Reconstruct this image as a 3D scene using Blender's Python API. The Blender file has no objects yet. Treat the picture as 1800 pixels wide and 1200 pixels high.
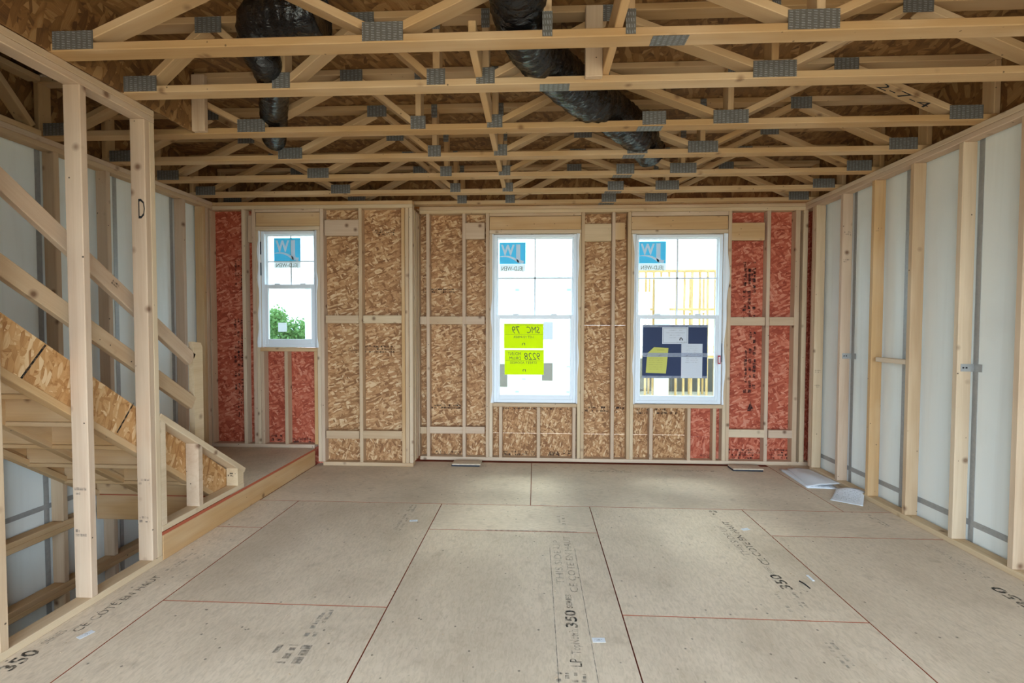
import bpy, bmesh, math, random
from mathutils import Vector, Matrix
random.seed(7)
sc = bpy.context.scene
COL = sc.collection
R = math.radians

# ------------------------------------------------------------------ camera (solved from the photograph, metres)
FPX, YAW, PIT, ROL, HC = 836.06, 0.0486176, -0.0298772, 0.00204540, 1.45201
def cam_dir(x, y, fwd=1.0):
    c, s = math.cos(ROL), math.sin(ROL); x, y = c*x - s*y, s*x + c*y
    c, s = math.cos(PIT), math.sin(PIT); d = (x, c*fwd - s*y, s*fwd + c*y)
    c, s = math.cos(YAW), math.sin(YAW)
    return Vector((c*d[0] - s*d[1], s*d[0] + c*d[1], d[2]))
def ray(u, v): return cam_dir((u-900)/FPX, -(v-600)/FPX)
def on(u, v, ax, val):
    d = ray(u, v); o = Vector((0, 0, HC)); return o + d*((val-o[ax])/d[ax])
def fl(u, v, z=0.0): return on(u, v, 2, z)
def onX(u, v, X): return on(u, v, 0, X)
def onY(u, v, Y): return on(u, v, 1, Y)
cam = bpy.data.cameras.new('camera'); cam.sensor_width = 36; cam.lens = FPX/1800*36; cam.clip_start = 0.05; cam.clip_end = 500
co = bpy.data.objects.new('camera', cam); COL.objects.link(co)
r_, f_, u_ = cam_dir(1, 0, 0), cam_dir(0, 0, 1), cam_dir(0, 1, 0)
co.matrix_world = Matrix(((r_.x, u_.x, -f_.x, 0), (r_.y, u_.y, -f_.y, 0), (r_.z, u_.z, -f_.z, HC), (0, 0, 0, 1)))
sc.camera = co

# ------------------------------------------------------------------ world, sun, exposure
w = bpy.data.worlds.new('sky'); sc.world = w; w.use_nodes = True
bg = w.node_tree.nodes['Background']; bg.inputs[0].default_value = (0.67, 0.845, 1.0, 1); bg.inputs[1].default_value = 4.0
sun = bpy.data.lights.new('sun', 'SUN'); sun.energy = 2.0; sun.angle = R(20); sun.color = (1, .96, .88)
so = bpy.data.objects.new('sun', sun); COL.objects.link(so); so.rotation_euler = (R(-42), R(10), R(0)); so.location = (0, 0, 20)
def portal(loc, rot, sx, sy):
    l = bpy.data.lights.new('daylight_portal', 'AREA'); l.shape = 'RECTANGLE'; l.size = sx; l.size_y = sy; l.cycles.is_portal = True
    o = bpy.data.objects.new('daylight_portal', l); COL.objects.link(o); o.location = loc; o.rotation_euler = rot
REAR = -1.3  # assumed rear side, set close behind the camera to brighten the room
portal((0.2, REAR-.1, 1.1), (R(90), 0, 0), 5.2, 2.2)          # open rear side, faces +Y
portal((0.0, 5.3, 1.5), (R(-90), 0, 0), 6.0, 2.0)           # window wall, faces -Y
sc.view_settings.view_transform = 'Standard'; sc.view_settings.look = 'None'; sc.view_settings.gamma = 1
sc.view_settings.use_curve_mapping = False
sc.view_settings.exposure = 1.62
sc.cycles.use_denoising = True; sc.cycles.use_adaptive_sampling = True; sc.cycles.adaptive_threshold = 0.03
sc.cycles.max_bounces = 9; sc.cycles.diffuse_bounces = 5; sc.cycles.glossy_bounces = 3; sc.cycles.transparent_max_bounces = 16
sc.cycles.sample_clamp_indirect = 8.0
sc.cycles.caustics_reflective = False; sc.cycles.caustics_refractive = False

# ------------------------------------------------------------------ materials
def srgb(r, g, b):
    return tuple(((c/255)/12.92 if c/255 <= .04045 else ((c/255+.055)/1.055)**2.4) for c in (r, g, b)) + (1,)
class NT:
    def __init__(s, name):
        s.m = bpy.data.materials.new(name); s.m.use_nodes = True; s.t = s.m.node_tree; s.b = s.t.nodes['Principled BSDF']; s.out = s.t.nodes['Material Output']
    def n(s, typ, ins=None, **kw):
        nd = s.t.nodes.new('ShaderNode'+typ)
        for k, v in kw.items(): setattr(nd, k, v)
        for k, v in (ins or {}).items():
            if isinstance(v, bpy.types.NodeSocket): s.t.links.new(v, nd.inputs[k])
            else: nd.inputs[k].default_value = v
        return nd
    def math(s, op, a, b=0.0, clamp=False): return s.n('Math', {0: a, 1: b}, operation=op, use_clamp=clamp).outputs[0]
    def mix(s, f, a, b, bt='MIX'):
        nd = s.n('Mix', data_type='RGBA', blend_type=bt)
        for k, v in ((0, f), (6, a), (7, b)):
            if isinstance(v, bpy.types.NodeSocket): s.t.links.new(v, nd.inputs[k])
            else: nd.inputs[k].default_value = v
        return nd.outputs[2]
    def ramp(s, f, *st):
        nd = s.n('ValToRGB', {0: f}); e = nd.color_ramp.elements
        while len(e) < len(st): e.new(.5)
        for el, (p, c) in zip(e, st): el.position = p; el.color = c
        return nd.outputs[0]
    def coords(s, k=37.0):
        tc = s.n('TexCoord').outputs['Object']; rnd = s.n('ObjectInfo').outputs['Random']
        off = s.n('CombineXYZ', {0: s.math('MULTIPLY', rnd, k), 1: s.math('MULTIPLY', rnd, k*.61), 2: s.math('MULTIPLY', rnd, k*.37)}).outputs[0]
        return s.n('VectorMath', {0: tc, 1: off}, operation='ADD').outputs[0], rnd
    def mp(s, v, scale=(1, 1, 1), rot=(0, 0, 0)): return s.n('Mapping', {'Vector': v, 'Scale': scale, 'Rotation': rot}).outputs[0]
    def noise(s, v, sc_, det=3.0, dist=0.0, rough=.55): return s.n('TexNoise', {'Vector': v, 'Scale': sc_, 'Detail': det, 'Distortion': dist, 'Roughness': rough}).outputs[0]
    def set(s, col, rough=.7, bump=None, bstr=.3, bdist=.004, metal=0.0, spec=.3):
        if isinstance(col, bpy.types.NodeSocket): s.t.links.new(col, s.b.inputs['Base Color'])
        else: s.b.inputs['Base Color'].default_value = col
        s.b.inputs['Roughness'].default_value = rough; s.b.inputs['Metallic'].default_value = metal
        s.b.inputs['Specular IOR Level'].default_value = spec
        if bump is not None:
            bn = s.n('Bump', {'Height': bump, 'Strength': bstr, 'Distance': bdist}); s.t.links.new(bn.outputs[0], s.b.inputs['Normal'])
        return s.m
def wood(name, a, b, knots=1.0):
    s = NT(name); v, rnd = s.coords()
    base = s.mix(rnd, srgb(*a), srgb(*b))
    g1 = s.noise(s.mp(v, (.7, 16, 16)), 1.5, 4, .9)
    g2 = s.noise(s.mp(v, (2.5, 150, 150)), 1.5, 2)
    big = s.noise(s.mp(v, (.8, 3, 3)), 1.7, 2)
    c = s.mix(s.math('MULTIPLY', s.ramp(g1, (.40, (0, 0, 0, 1)), (.68, (1, 1, 1, 1))), .38), base, s.mix(.5, base, srgb(150, 100, 55), 'MIX'))
    c = s.mix(s.math('MULTIPLY', g2, .22), c, srgb(120, 82, 48))
    c = s.mix(s.math('MULTIPLY', s.ramp(big, (.45, (0, 0, 0, 1)), (.75, (1, 1, 1, 1))), .35), c, srgb(228, 204, 174))
    vo = s.n('TexVoronoi', {'Vector': v, 'Scale': 5.5}); d = vo.outputs['Distance']
    k = s.ramp(d, (.05, (1, 1, 1, 1)), (.11, (.35, .35, .35, 1)), (.16, (0, 0, 0, 1)))
    c = s.mix(s.math('MULTIPLY', k, .8*knots), c, srgb(96, 58, 34))
    vo2 = s.n('TexVoronoi', {'Vector': v, 'Scale': 11.0}); d2 = vo2.outputs['Distance']
    c = s.mix(s.math('MULTIPLY', s.ramp(d2, (.045, (1, 1, 1, 1)), (.06, (0, 0, 0, 1))), .85*knots), c, srgb(40, 30, 24))
    return s.set(c, .72, g2, .12, .002, spec=.25)
def osb(name, cols, sx=9.0, sy=34.0, contrast=1.0):
    s = NT(name); v, rnd = s.coords(91.0)
    wob = s.n('TexNoise', {'Vector': v, 'Scale': 5.0, 'Detail': 1.0})
    vv = s.n('VectorMath', {0: v, 1: s.n('VectorMath', {0: wob.outputs['Color'], 'Scale': .05}, operation='SCALE').outputs[0]}, operation='ADD').outputs[0]
    val = None; hgt = None
    for i, (ang, m) in enumerate(((8, 1), (-38, 1.1), (62, 1.2), (24, .8), (-72, 1.15))):
        rv = s.mp(vv, (1, 1, 1), (0, 0, R(ang))); vo = s.n('TexVoronoi', {'Vector': s.mp(rv, (sx*m, sy*m, 2.0)), 'Scale': 1.0, 'Randomness': 1.0})
        sep = s.n('SeparateColor', {0: vo.outputs['Color']})
        gr = s.noise(s.mp(rv, (sx*1.2, sy*9, 2)), 1.0, 2)
        x = s.math('ADD', s.math('MULTIPLY', sep.outputs[0], .72), s.math('MULTIPLY', gr, .42))
        dk = s.ramp(vo.outputs['Distance'], (.0, (1, 1, 1, 1)), (.62, (1, 1, 1, 1)), (.95, (.45, .45, .45, 1)))
        x = s.math('MULTIPLY', x, dk)
        if val is None: val, hgt = x, sep.outputs[1]
        else:
            cov = s.math('GREATER_THAN', sep.outputs[2], .52)
            val = s.mix(cov, val, x); hgt = s.mix(cov, hgt, sep.outputs[1])
    n = len(cols)
    c = s.ramp(val, *[(.18+.72*i/(n-1), srgb(*q)) for i, q in enumerate(cols)])
    bl = s.noise(s.mp(v, (1.3, 1.3, 1.3)), 1.0, 2)
    c = s.mix(s.math('MULTIPLY', bl, .25), c, s.mix(.65, c, srgb(*cols[0])))
    return s.set(c, .65, s.math('ADD', hgt, s.math('MULTIPLY', val, .6)), .45, .004, spec=.3)
def flat(name, rgb, rough=.7, metal=0.0, spec=.3): return NT(name).set(srgb(*rgb), rough, metal=metal, spec=spec)
M = {}
M['stud'] = wood('stud_wood', (206, 180, 156), (198, 168, 132))
M['truss'] = wood('truss_wood', (198, 164, 122), (184, 146, 100), .8)
M['pale'] = wood('pale_wood', (218, 196, 170), (210, 184, 146), .9)
M['tan'] = wood('tan_wood', (208, 172, 126), (200, 158, 108), .9)
M['osb'] = osb('osb_sheathing', [(128, 86, 52), (158, 112, 72), (180, 132, 88), (198, 154, 108), (222, 188, 146)], 16, 54)
M['osbred'] = osb('osb_fire_treated', [(144, 60, 40), (170, 80, 56), (186, 94, 68), (200, 114, 86), (216, 144, 116)], 16, 52)
M['osbdeck'] = osb('osb_deck', [(92, 60, 32), (116, 80, 44), (128, 90, 50), (140, 100, 58), (160, 122, 78)], 8, 28)  # deck tones darkened to carry the dimmer light under the ceiling
M['osbstair'] = osb('osb_stringer', [(158, 108, 62), (186, 138, 86), (198, 150, 98), (208, 164, 114), (228, 194, 150)], 13, 44)
def subfloor():
    s = NT('subfloor_panel'); v, rnd = s.coords(53.0)
    n1 = s.noise(s.mp(v, (1, 1, 1)), 1.6, 5, .4); n2 = s.noise(s.mp(v, (26, 70, 1)), 1.0, 3, .8); n3 = s.noise(v, 9.0, 4)
    vo = s.n('TexVoronoi', {'Vector': s.mp(v, (14, 38, 1), (0, 0, .5)), 'Scale': 1.0})
    fk = s.n('SeparateColor', {0: vo.outputs['Color']}).outputs[0]
    base = s.mix(rnd, srgb(228, 208, 184), srgb(218, 198, 174))
    c = s.mix(s.math('MULTIPLY', s.ramp(n2, (.40, (0, 0, 0, 1)), (.75, (1, 1, 1, 1))), .40), base, srgb(156, 134, 106))
    c = s.mix(s.math('MULTIPLY', fk, .16), c, srgb(214, 196, 166))
    c = s.mix(s.math('MULTIPLY', s.ramp(n1, (.42, (0, 0, 0, 1)), (.70, (1, 1, 1, 1))), .40), c, srgb(156, 136, 112))
    c = s.mix(s.math('MULTIPLY', s.ramp(n3, (.60, (0, 0, 0, 1)), (.78, (1, 1, 1, 1))), .28), c, srgb(120, 96, 72))
    v3 = s.n('TexVoronoi', {'Vector': v, 'Scale': 13.0}).outputs['Distance']
    c = s.mix(s.math('MULTIPLY', s.ramp(v3, (.05, (1, 1, 1, 1)), (.09, (0, 0, 0, 1))), .7), c, srgb(66, 54, 44))
    return s.set(c, .62, n2, .15, .002, spec=.35)
M['sub'] = subfloor()
M['subedge'] = flat('painted_panel_edge', (172, 88, 60), .8)
def drywall():
    s = NT('shaft_liner_board'); v, rnd = s.coords(11.0)
    st = s.noise(s.mp(v, (.5, 9, 1)), 1.3, 4, .5); bl = s.noise(v, 1.4, 3)
    c = s.mix(s.math('MULTIPLY', s.ramp(st, (.52, (0, 0, 0, 1)), (.78, (1, 1, 1, 1))), .22), srgb(236, 239, 235), srgb(200, 196, 186))
    c = s.mix(s.math('MULTIPLY', s.ramp(bl, (.55, (0, 0, 0, 1)), (.8, (1, 1, 1, 1))), .18), c, srgb(178, 172, 160))
    return s.set(c, .75, spec=.25)
M['dry'] = drywall()
def galv(name, a, b):
    s = NT(name); v, _ = s.coords(); n = s.noise(v, 40, 3)
    return s.set(s.mix(n, srgb(*a), srgb(*b)), .5, metal=.25, spec=.5)
M['galv'] = galv('galvanised_steel', (150, 150, 148), (182, 182, 180))
def nailplate():
    s = NT('toothed_nail_plate'); tc = s.n('TexCoord').outputs['Object']; x = s.n('SeparateXYZ', {0: tc})
    a = s.math('SINE', s.math('MULTIPLY', x.outputs[0], 2*math.pi/.026)); b = s.math('SINE', s.math('ADD', s.math('MULTIPLY', x.outputs[1], 2*math.pi/.011), s.math('MULTIPLY', x.outputs[0], 60)))
    p = s.math('MULTIPLY', s.math('GREATER_THAN', a, -.25), s.math('GREATER_THAN', b, .15))
    n = s.noise(tc, 60, 2)
    c = s.mix(p, s.mix(n, srgb(118, 114, 108), srgb(92, 88, 84)), s.mix(n, srgb(182, 184, 184), srgb(50, 50, 50)))
    return s.set(c, .48, p, .6, .002, metal=.35, spec=.5)
M['plate'] = nailplate()
def plastic():
    s = NT('black_duct_film'); v, _ = s.coords(); n = s.noise(s.mp(v, (9, 26, 26)), 1.0, 4, 1.2); n2 = s.noise(v, 60, 2)
    return s.set(srgb(15, 15, 17), .17, s.math('ADD', n, s.math('MULTIPLY', n2, .15)), .8, .014, spec=.6)
M['duct'] = plastic()
M['vinyl'] = flat('white_vinyl', (226, 231, 236), .4, spec=.45)
M['wrapw'] = flat('white_flashing_wrap', (232, 236, 240), .5)
M['dark'] = flat('dark_gasket', (36, 42, 54), .6)
def glass():
    s = NT('window_glass'); t = s.n('BsdfTransparent', {0: (.60, .65, .65, 1)}); g = s.n('BsdfGlossy', {0: (1, 1, 1, 1), 'Roughness': .02})
    mx = s.n('MixShader', {0: .05, 1: t.outputs[0], 2: g.outputs[0]}); s.t.links.new(mx.outputs[0], s.out.inputs[0]); return s.m
M['glass'] = glass()
def paper(name, rgb, tl=.5):
    s = NT(name); d = s.n('BsdfDiffuse', {0: srgb(*rgb)}); t = s.n('BsdfTranslucent', {0: srgb(*rgb)})
    mx = s.n('MixShader', {0: tl, 1: d.outputs[0], 2: t.outputs[0]}); s.t.links.new(mx.outputs[0], s.out.inputs[0]); return s.m
M['paper'] = paper('white_paper', (232, 234, 238), .1)
M['thin'] = paper('thin_white_paper', (214, 218, 226), .05)
M['yellow'] = paper('fluorescent_yellow_card', (226, 242, 30), .28)
M['ypaper'] = paper('pale_yellow_paper', (206, 204, 110), .05)
M['cyan'] = paper('cyan_sticker_film', (110, 214, 240), .30)
M['swhite'] = paper('white_sticker_film', (245, 250, 252), .3)
M['navy'] = flat('navy_board', (44, 56, 88), .6)
M['tape'] = flat('clear_tape', (176, 184, 202), .3); M['tape'].node_tree.nodes['Principled BSDF'].inputs['Alpha'].default_value = .38
def ink(name, rgb, a):
    s = NT(name); v, _ = s.coords(); n = s.noise(v, 45, 4)
    s.set(srgb(*rgb), .8); al = s.math('MULTIPLY', s.ramp(n, (.38, (.25, .25, .25, 1)), (.6, (1, 1, 1, 1))), a)
    s.t.links.new(al, s.b.inputs['Alpha']); return s.m
M['ink'] = ink('worn_black_ink', (40, 38, 38), .85)
M['inkgrey'] = ink('faded_grey_ink', (84, 84, 86), .5)
M['inkfaint'] = ink('faint_blue_grey_ink', (92, 102, 110), .38)
M['marker'] = flat('black_marker', (28, 28, 30), .6)
M['penc'] = flat('printed_grey', (96, 98, 60), .7)
M['red'] = flat('red_tag', (176, 40, 60), .6)
M['slab'] = flat('grey_concrete', (150, 148, 142), .85)
def dirt():
    s = NT('sandy_ground'); v, _ = s.coords(); n = s.noise(v, .6, 5); return s.set(s.mix(n, srgb(176, 164, 142), srgb(140, 128, 108)), .9)
M['dirt'] = dirt()
M['house'] = flat('white_house_wrap', (196, 194, 192), .7)
M['hlogo'] = flat('house_wrap_print', (140, 168, 198), .7)
M['yellowwood'] = wood('new_framing_wood', (204, 168, 108), (190, 148, 84), .3)
M['darkroom'] = flat('dark_interior', (92, 88, 82), .9)
def leafm():
    s = NT('tree_leaf'); rnd = s.n('ObjectInfo').outputs['Random']; n = s.noise(s.n('TexCoord').outputs['Object'], .9, 2)
    c = s.mix(n, srgb(78, 116, 62), srgb(134, 164, 104)); d = s.n('BsdfDiffuse', {0: c}); t = s.n('BsdfTranslucent', {0: c})
    mx = s.n('MixShader', {0: .35, 1: d.outputs[0], 2: t.outputs[0]}); s.t.links.new(mx.outputs[0], s.out.inputs[0]); return s.m
M['leaf'] = leafm()
M['bark'] = flat('tree_bark', (92, 76, 60), .9)

# ------------------------------------------------------------------ object helpers
def wm(o):
    return (wm(o.parent) @ o.matrix_parent_inverse @ o.matrix_basis) if o.parent else o.matrix_basis.copy()
def attach(o, parent):
    o.parent = parent; o.matrix_parent_inverse = wm(parent).inverted(); return o
def link(name, me, parent=None, Mx=None):
    o = bpy.data.objects.new(name, me); COL.objects.link(o)
    if Mx is not None: o.matrix_basis = Mx
    if parent is not None: attach(o, parent)
    return o
def root(name, label=None, cat=None, group=None, kind=None, loc=(0, 0, 0)):
    o = bpy.data.objects.new(name, None); COL.objects.link(o); o.location = loc; o.empty_display_size = .1
    return tag(o, label, cat, group, kind)
def tag(o, label=None, cat=None, group=None, kind=None):
    if label: o['label'] = label
    if cat: o['category'] = cat
    if group: o['group'] = group
    if kind: o['kind'] = kind
    return o
_cache = {}
def boxmesh(lx, ly, lz, mat, bev):
    k = (round(lx, 4), round(ly, 4), round(lz, 4), mat, bev)
    if k not in _cache:
        bm = bmesh.new(); bmesh.ops.create_cube(bm, size=1); bmesh.ops.scale(bm, vec=(lx, ly, lz), verts=bm.verts)
        if bev: bmesh.ops.bevel(bm, geom=bm.edges[:], offset=min(bev, .4*min(lx, ly, lz)), segments=1, affect='EDGES')
        me = bpy.data.meshes.new('box'); bm.to_mesh(me); bm.free(); me.materials.append(M[mat]); _cache[k] = me
    return _cache[k]
def bx(name, x0, x1, y0, y1, z0, z1, mat, parent=None, bev=.0035):
    """axis-aligned piece: local X runs along its length, local Z through its thickness"""
    d = [abs(x1-x0), abs(y1-y0), abs(z1-z0)]; od = sorted(range(3), key=lambda i: -d[i])
    ax = [Vector((1, 0, 0)), Vector((0, 1, 0)), Vector((0, 0, 1))]
    ex, ey = ax[od[0]], ax[od[1]]; ez = ex.cross(ey)
    me = boxmesh(d[od[0]], d[od[1]], d[od[2]], mat, bev)
    Mx = Matrix(((ex.x, ey.x, ez.x, (x0+x1)/2), (ex.y, ey.y, ez.y, (y0+y1)/2), (ex.z, ey.z, ez.z, (z0+z1)/2), (0, 0, 0, 1)))
    o = bpy.data.objects.new(name, me); COL.objects.link(o); o.matrix_basis = Mx
    if parent is not None: attach(o, parent)
    return o
def board(name, p0, p1, wid, thk, mat, parent=None, side=(0, 1, 0), bev=.003):
    """slanted board from p0 to p1; 'side' is the direction of its width"""
    p0, p1 = Vector(p0), Vector(p1); ex = (p1-p0).normalized(); sd = Vector(side); ey = (sd-ex*sd.dot(ex)).normalized(); ez = ex.cross(ey)
    me = boxmesh((p1-p0).length, wid, thk, mat, bev); c = (p0+p1)/2
    Mx = Matrix(((ex.x, ey.x, ez.x, c.x), (ex.y, ey.y, ez.y, c.y), (ex.z, ey.z, ez.z, c.z), (0, 0, 0, 1)))
    return link(name, me, parent, Mx)
def raw(name, verts, faces, mat, parent=None, smooth=False):
    me = bpy.data.meshes.new(name); me.from_pydata([tuple(v) for v in verts], [], faces); me.update()
    me.materials.append(M[mat])
    if smooth: me.polygons.foreach_set('use_smooth', [True]*len(me.polygons))
    return link(name, me, parent)
def prism(name, pts, axis, a, b, mat, parent=None):
    """polygon (2D points in the other two axes) extruded along an axis"""
    n = len(pts); vs = []
    for t in (a, b):
        for p in pts:
            q = list(p); q.insert(axis, t); vs.append(q)
    fs = [tuple(range(n)), tuple(range(2*n-1, n-1, -1))] + [(i, (i+1) % n, n+(i+1) % n, n+i) for i in range(n)]
    bm = bmesh.new(); V = [bm.verts.new(v) for v in vs]
    for f in fs: bm.faces.new([V[i] for i in f])
    bmesh.ops.recalc_face_normals(bm, faces=bm.faces[:])
    # move into a frame with the panel plane in local XY, so the grain lies in the plane
    ex = {0: Vector((0, 1, 0)), 1: Vector((1, 0, 0)), 2: Vector((1, 0, 0))}[axis]; ez = Vector([1 if i == axis else 0 for i in range(3)]); ey = ez.cross(ex)
    c = sum((Vector(v) for v in vs), Vector())/len(vs)
    Mx = Matrix(((ex.x, ey.x, ez.x, c.x), (ex.y, ey.y, ez.y, c.y), (ex.z, ey.z, ez.z, c.z), (0, 0, 0, 1)))
    bmesh.ops.transform(bm, matrix=Mx.inverted(), verts=bm.verts[:])
    me = bpy.data.meshes.new(name); bm.to_mesh(me); bm.free(); me.materials.append(M[mat])
    return link(name, me, parent, Mx)
def frame(o, ex, ey):
    ex, ey = Vector(ex).normalized(), Vector(ey).normalized(); ez = ex.cross(ey)
    return Matrix(((ex.x, ey.x, ez.x, o[0]), (ex.y, ey.y, ez.y, o[1]), (ex.z, ey.z, ez.z, o[2]), (0, 0, 0, 1)))
_txt = {}
BOLD = {'W': .035, 'J': .03, '350': .02, 'APA': .03, '2-7-4': -.004}
def text(name, s, origin, ex, ey, height, mat, parent, width=None, mirror=False, align='LEFT', shear=0.0):
    """flat lettering: origin is the start of the baseline"""
    if (s, shear) not in _txt:
        cu = bpy.data.curves.new('t', 'FONT'); cu.body = s; cu.size = 1; cu.resolution_u = 2; cu.shear = shear; cu.offset = BOLD.get(s, 0.0)
        to = bpy.data.objects.new('t', cu); COL.objects.link(to); bpy.context.view_layer.update()
        me = bpy.data.meshes.new_from_object(to.evaluated_get(bpy.context.evaluated_depsgraph_get()))
        bpy.data.objects.remove(to); bpy.data.curves.remove(cu); _txt[(s, shear)] = me
    src = _txt[(s, shear)]; vs = [v.co.copy() for v in src.vertices]
    x0 = min(v.x for v in vs); x1 = max(v.x for v in vs); y0 = 0; y1 = max(v.y for v in vs)
    ky = height/(y1-y0); kx = (width/(x1-x0)) if width else ky; W = (x1-x0)*kx
    me = bpy.data.meshes.new(name)
    f = lambda v: ((W-(v.x-x0)*kx) if mirror else (v.x-x0)*kx, v.y*ky, 0)
    off = -W/2 if align == 'CENTER' else 0
    me.from_pydata([(f(v)[0]+off, f(v)[1], 0) for v in vs], [], [tuple(p.vertices) for p in src.polygons]); me.update(); me.materials.append(M[mat])
    return link(name, me, parent, frame(origin, ex, ey))
def stamp(name, origin, ex, ey, W, H, mat, parent, rows=3, fill=.7):
    """an ink mark too worn to read: rows of short dashes"""
    vs, fs = [], []
    rh = H/rows
    for r in range(rows):
        x = 0
        while x < W:
            l = random.uniform(.15, .9)*rh; 
            if random.random() < fill:
                a, b = r*rh + rh*.12, r*rh + rh*random.uniform(.5, .85); x2 = min(W, x+l); k = len(vs)
                vs += [(x, a, 0), (x2, a, 0), (x2, b, 0), (x, b, 0)]; fs.append((k, k+1, k+2, k+3))
            x += l + rh*random.uniform(.06, .3)
    me = bpy.data.meshes.new(name); me.from_pydata(vs, [], fs); me.update(); me.materials.append(M[mat])
    return tag(link(name, me, parent, frame(origin, ex, ey)), kind='stuff')
def tube(name, path, rad, mat, parent=None, seg=28, step=.013, wr=.055):
    P = [Vector(p) for p in path]; pts = []; rs = []
    n = len(P)
    for i in range(n-1):
        p0, p1, p2, p3 = P[max(i-1, 0)], P[i], P[i+1], P[min(i+2, n-1)]; m = max(2, int((p2-p1).length/step))
        for k in range(m):
            t = k/m; pts.append(.5*((2*p1) + (p2-p0)*t + (2*p0-5*p1+4*p2-p3)*t*t + (3*p1-p0-3*p2+p3)*t**3)); rs.append(rad[i]*(1-t)+rad[i+1]*t)
    pts.append(P[-1]); rs.append(rad[-1]); vs, fs = [], []
    rnd = random.Random(3); ph = [rnd.uniform(0, 6.28) for _ in range(6)]; up = Vector((0, 0, 1))
    for i, p in enumerate(pts):
        d = (pts[min(i+1, len(pts)-1)]-pts[max(i-1, 0)]).normalized(); a = d.cross(up); 
        if a.length < .1: a = d.cross(Vector((1, 0, 0)))
        a.normalize(); b = a.cross(d).normalized()
        for k in range(seg):
            th = 2*math.pi*k/seg
            rr = rs[i]*(1+wr*(math.sin(i*1.9+3*math.sin(th*2+ph[0]))*.5+math.sin(i*.55+th*3+ph[1])*.4+rnd.uniform(-.35, .35)))
            vs.append(p+(a*math.cos(th)+b*math.sin(th))*rr)
    for i in range(len(pts)-1):
        for k in range(seg): fs.append((i*seg+k, i*seg+(k+1) % seg, (i+1)*seg+(k+1) % seg, (i+1)*seg+k))
    fs += [tuple(range(seg)), tuple(range((len(pts)-1)*seg+seg-1, (len(pts)-1)*seg-1, -1))]
    return raw(name, vs, fs, mat, parent, True)

# ------------------------------------------------------------------ key planes (metres)
XR, XL, YB, YBL, ZC = 2.80, -3.37, 5.12, 4.85, 2.75      # right / left framing faces, back faces, ceiling (truss underside)
XP0, XP1 = -2.39, -2.30                                   # stair partition
ZD = ZC+.406                                              # deck underside

# ------------------------------------------------------------------ ground, basement shell
g = bx('ground', -80, 80, -60, 120, -3.25, -3.05, 'dirt', bev=0); tag(g, kind='structure')
bas = root('wall_basement', kind='structure')  # unseen basement shell added to stop sky light leaking in from below
bx('slab', -3.6, 3.1, REAR, 5.3, -3.05, -2.95, 'slab', bas, 0)
bx('liner_board', -2.28, -2.25, REAR, 5.3, -2.95, -.05, 'dry', bas, 0)
bx('liner_board', -3.48, -2.28, 5.25, 5.3, -2.95, -.1, 'dry', bas, 0)
bx('liner_board', -3.48, -2.28, REAR, REAR+.04, -2.95, .0, 'dry', bas, 0)

# ------------------------------------------------------------------ floor
SX = [-1.968, -.7615, .445, 1.6515]
floor = bx('floor', XP0, 3.0, REAR, 5.26, -.06, -.018, 'subedge', None, 0); tag(floor, kind='structure')
fp = []
def fpan(x0, x1, y0, y1):
    gp = .0032
    o = bx('floor_panel', x0+gp, x1-gp, y0+gp, y1-gp, -.018, 0, 'sub', floor, 0)
    o.data = o.data.copy(); o.data.materials.append(M['subedge'])
    for p in o.data.polygons:
        if abs(p.normal.z) < .5: p.material_index = 1
    fp.append(((x0, x1, y0, y1), o)); return o
def strip(x0, x1, ys):
    for a, b in zip(ys, ys[1:]): fpan(x0, x1, a, b)
strip(XP0, SX[0], [REAR, .87, 3.31, 3.84])
strip(SX[0], SX[1], [REAR, -.05, 2.39, 3.84])
strip(SX[1], SX[2], [REAR, .91, 3.347, 3.84])
strip(SX[2], SX[3], [REAR, -.055, 2.385, 3.84])
strip(SX[3], 2.98, [REAR, .92, 3.365, 3.84])
fpan(-2.30, -.033, 3.84, 5.055); fpan(-.033, 2.44, 3.84, 5.06); fpan(2.44, 2.98, 3.84, 5.20)
def panel_at(x, y):
    for (x0, x1, y0, y1), o in fp:
        if x0 <= x < x1 and y0 <= y < y1: return o
    return floor
def ftext(s, p, h, wid, mat):
    text('printed_lettering', s, (p[0], p[1], .0012), (0, 1, 0), (-1, 0, 0), h, mat, panel_at(p[0]-.02, p[1]+.05), wid)
def ftp(t, ua, va, ub, vb, h, mat, st_=None):
    a, b = fl(ua, va), fl(ub, vb); x = (a.x+b.x)/2; o = panel_at(x-.02, a.y+.02)
    if st_: stamp('ink_stamp', (x, a.y, .0012), (0, 1, 0), (-1, 0, 0), b.y-a.y, h, mat, o, st_)
    else: text('printed_lettering', t, (x, a.y, .0012), (0, 1, 0), (-1, 0, 0), h, mat, o, b.y-a.y)
# print on the middle strip (pixel ends of each baseline)
ftp('LP', 1024, 1172, 1021, 1158, .05, 'ink'); ftp('TopNotch', 1020, 1150, 1017, 1107, .042, 'inkgrey'); ftp('350', 1015, 1103, 1012, 1073, .058, 'ink'); ftp('SERIES', 1006, 1069, 1004, 1045, .03, 'ink')
ftp('CE COTE EN HAUT', 1013, 1041, 1004, 943, .045, 'inkgrey'); ftp('THIS SIDE UP', 990, 1027, 985, 950, .045, 'inkfaint'); ftp('', 1035, 1200, 1030, 1183, .14, 'inkgrey', 4); ftp('', 995, 922, 993, 906, .07, 'inkfaint', 2)
for xx in (.262, .10): bx('printed_line', xx, xx+.003, 1.9, 3.1, .0006, .0012, 'inkfaint', panel_at(xx, 2.5), 0)
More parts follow.
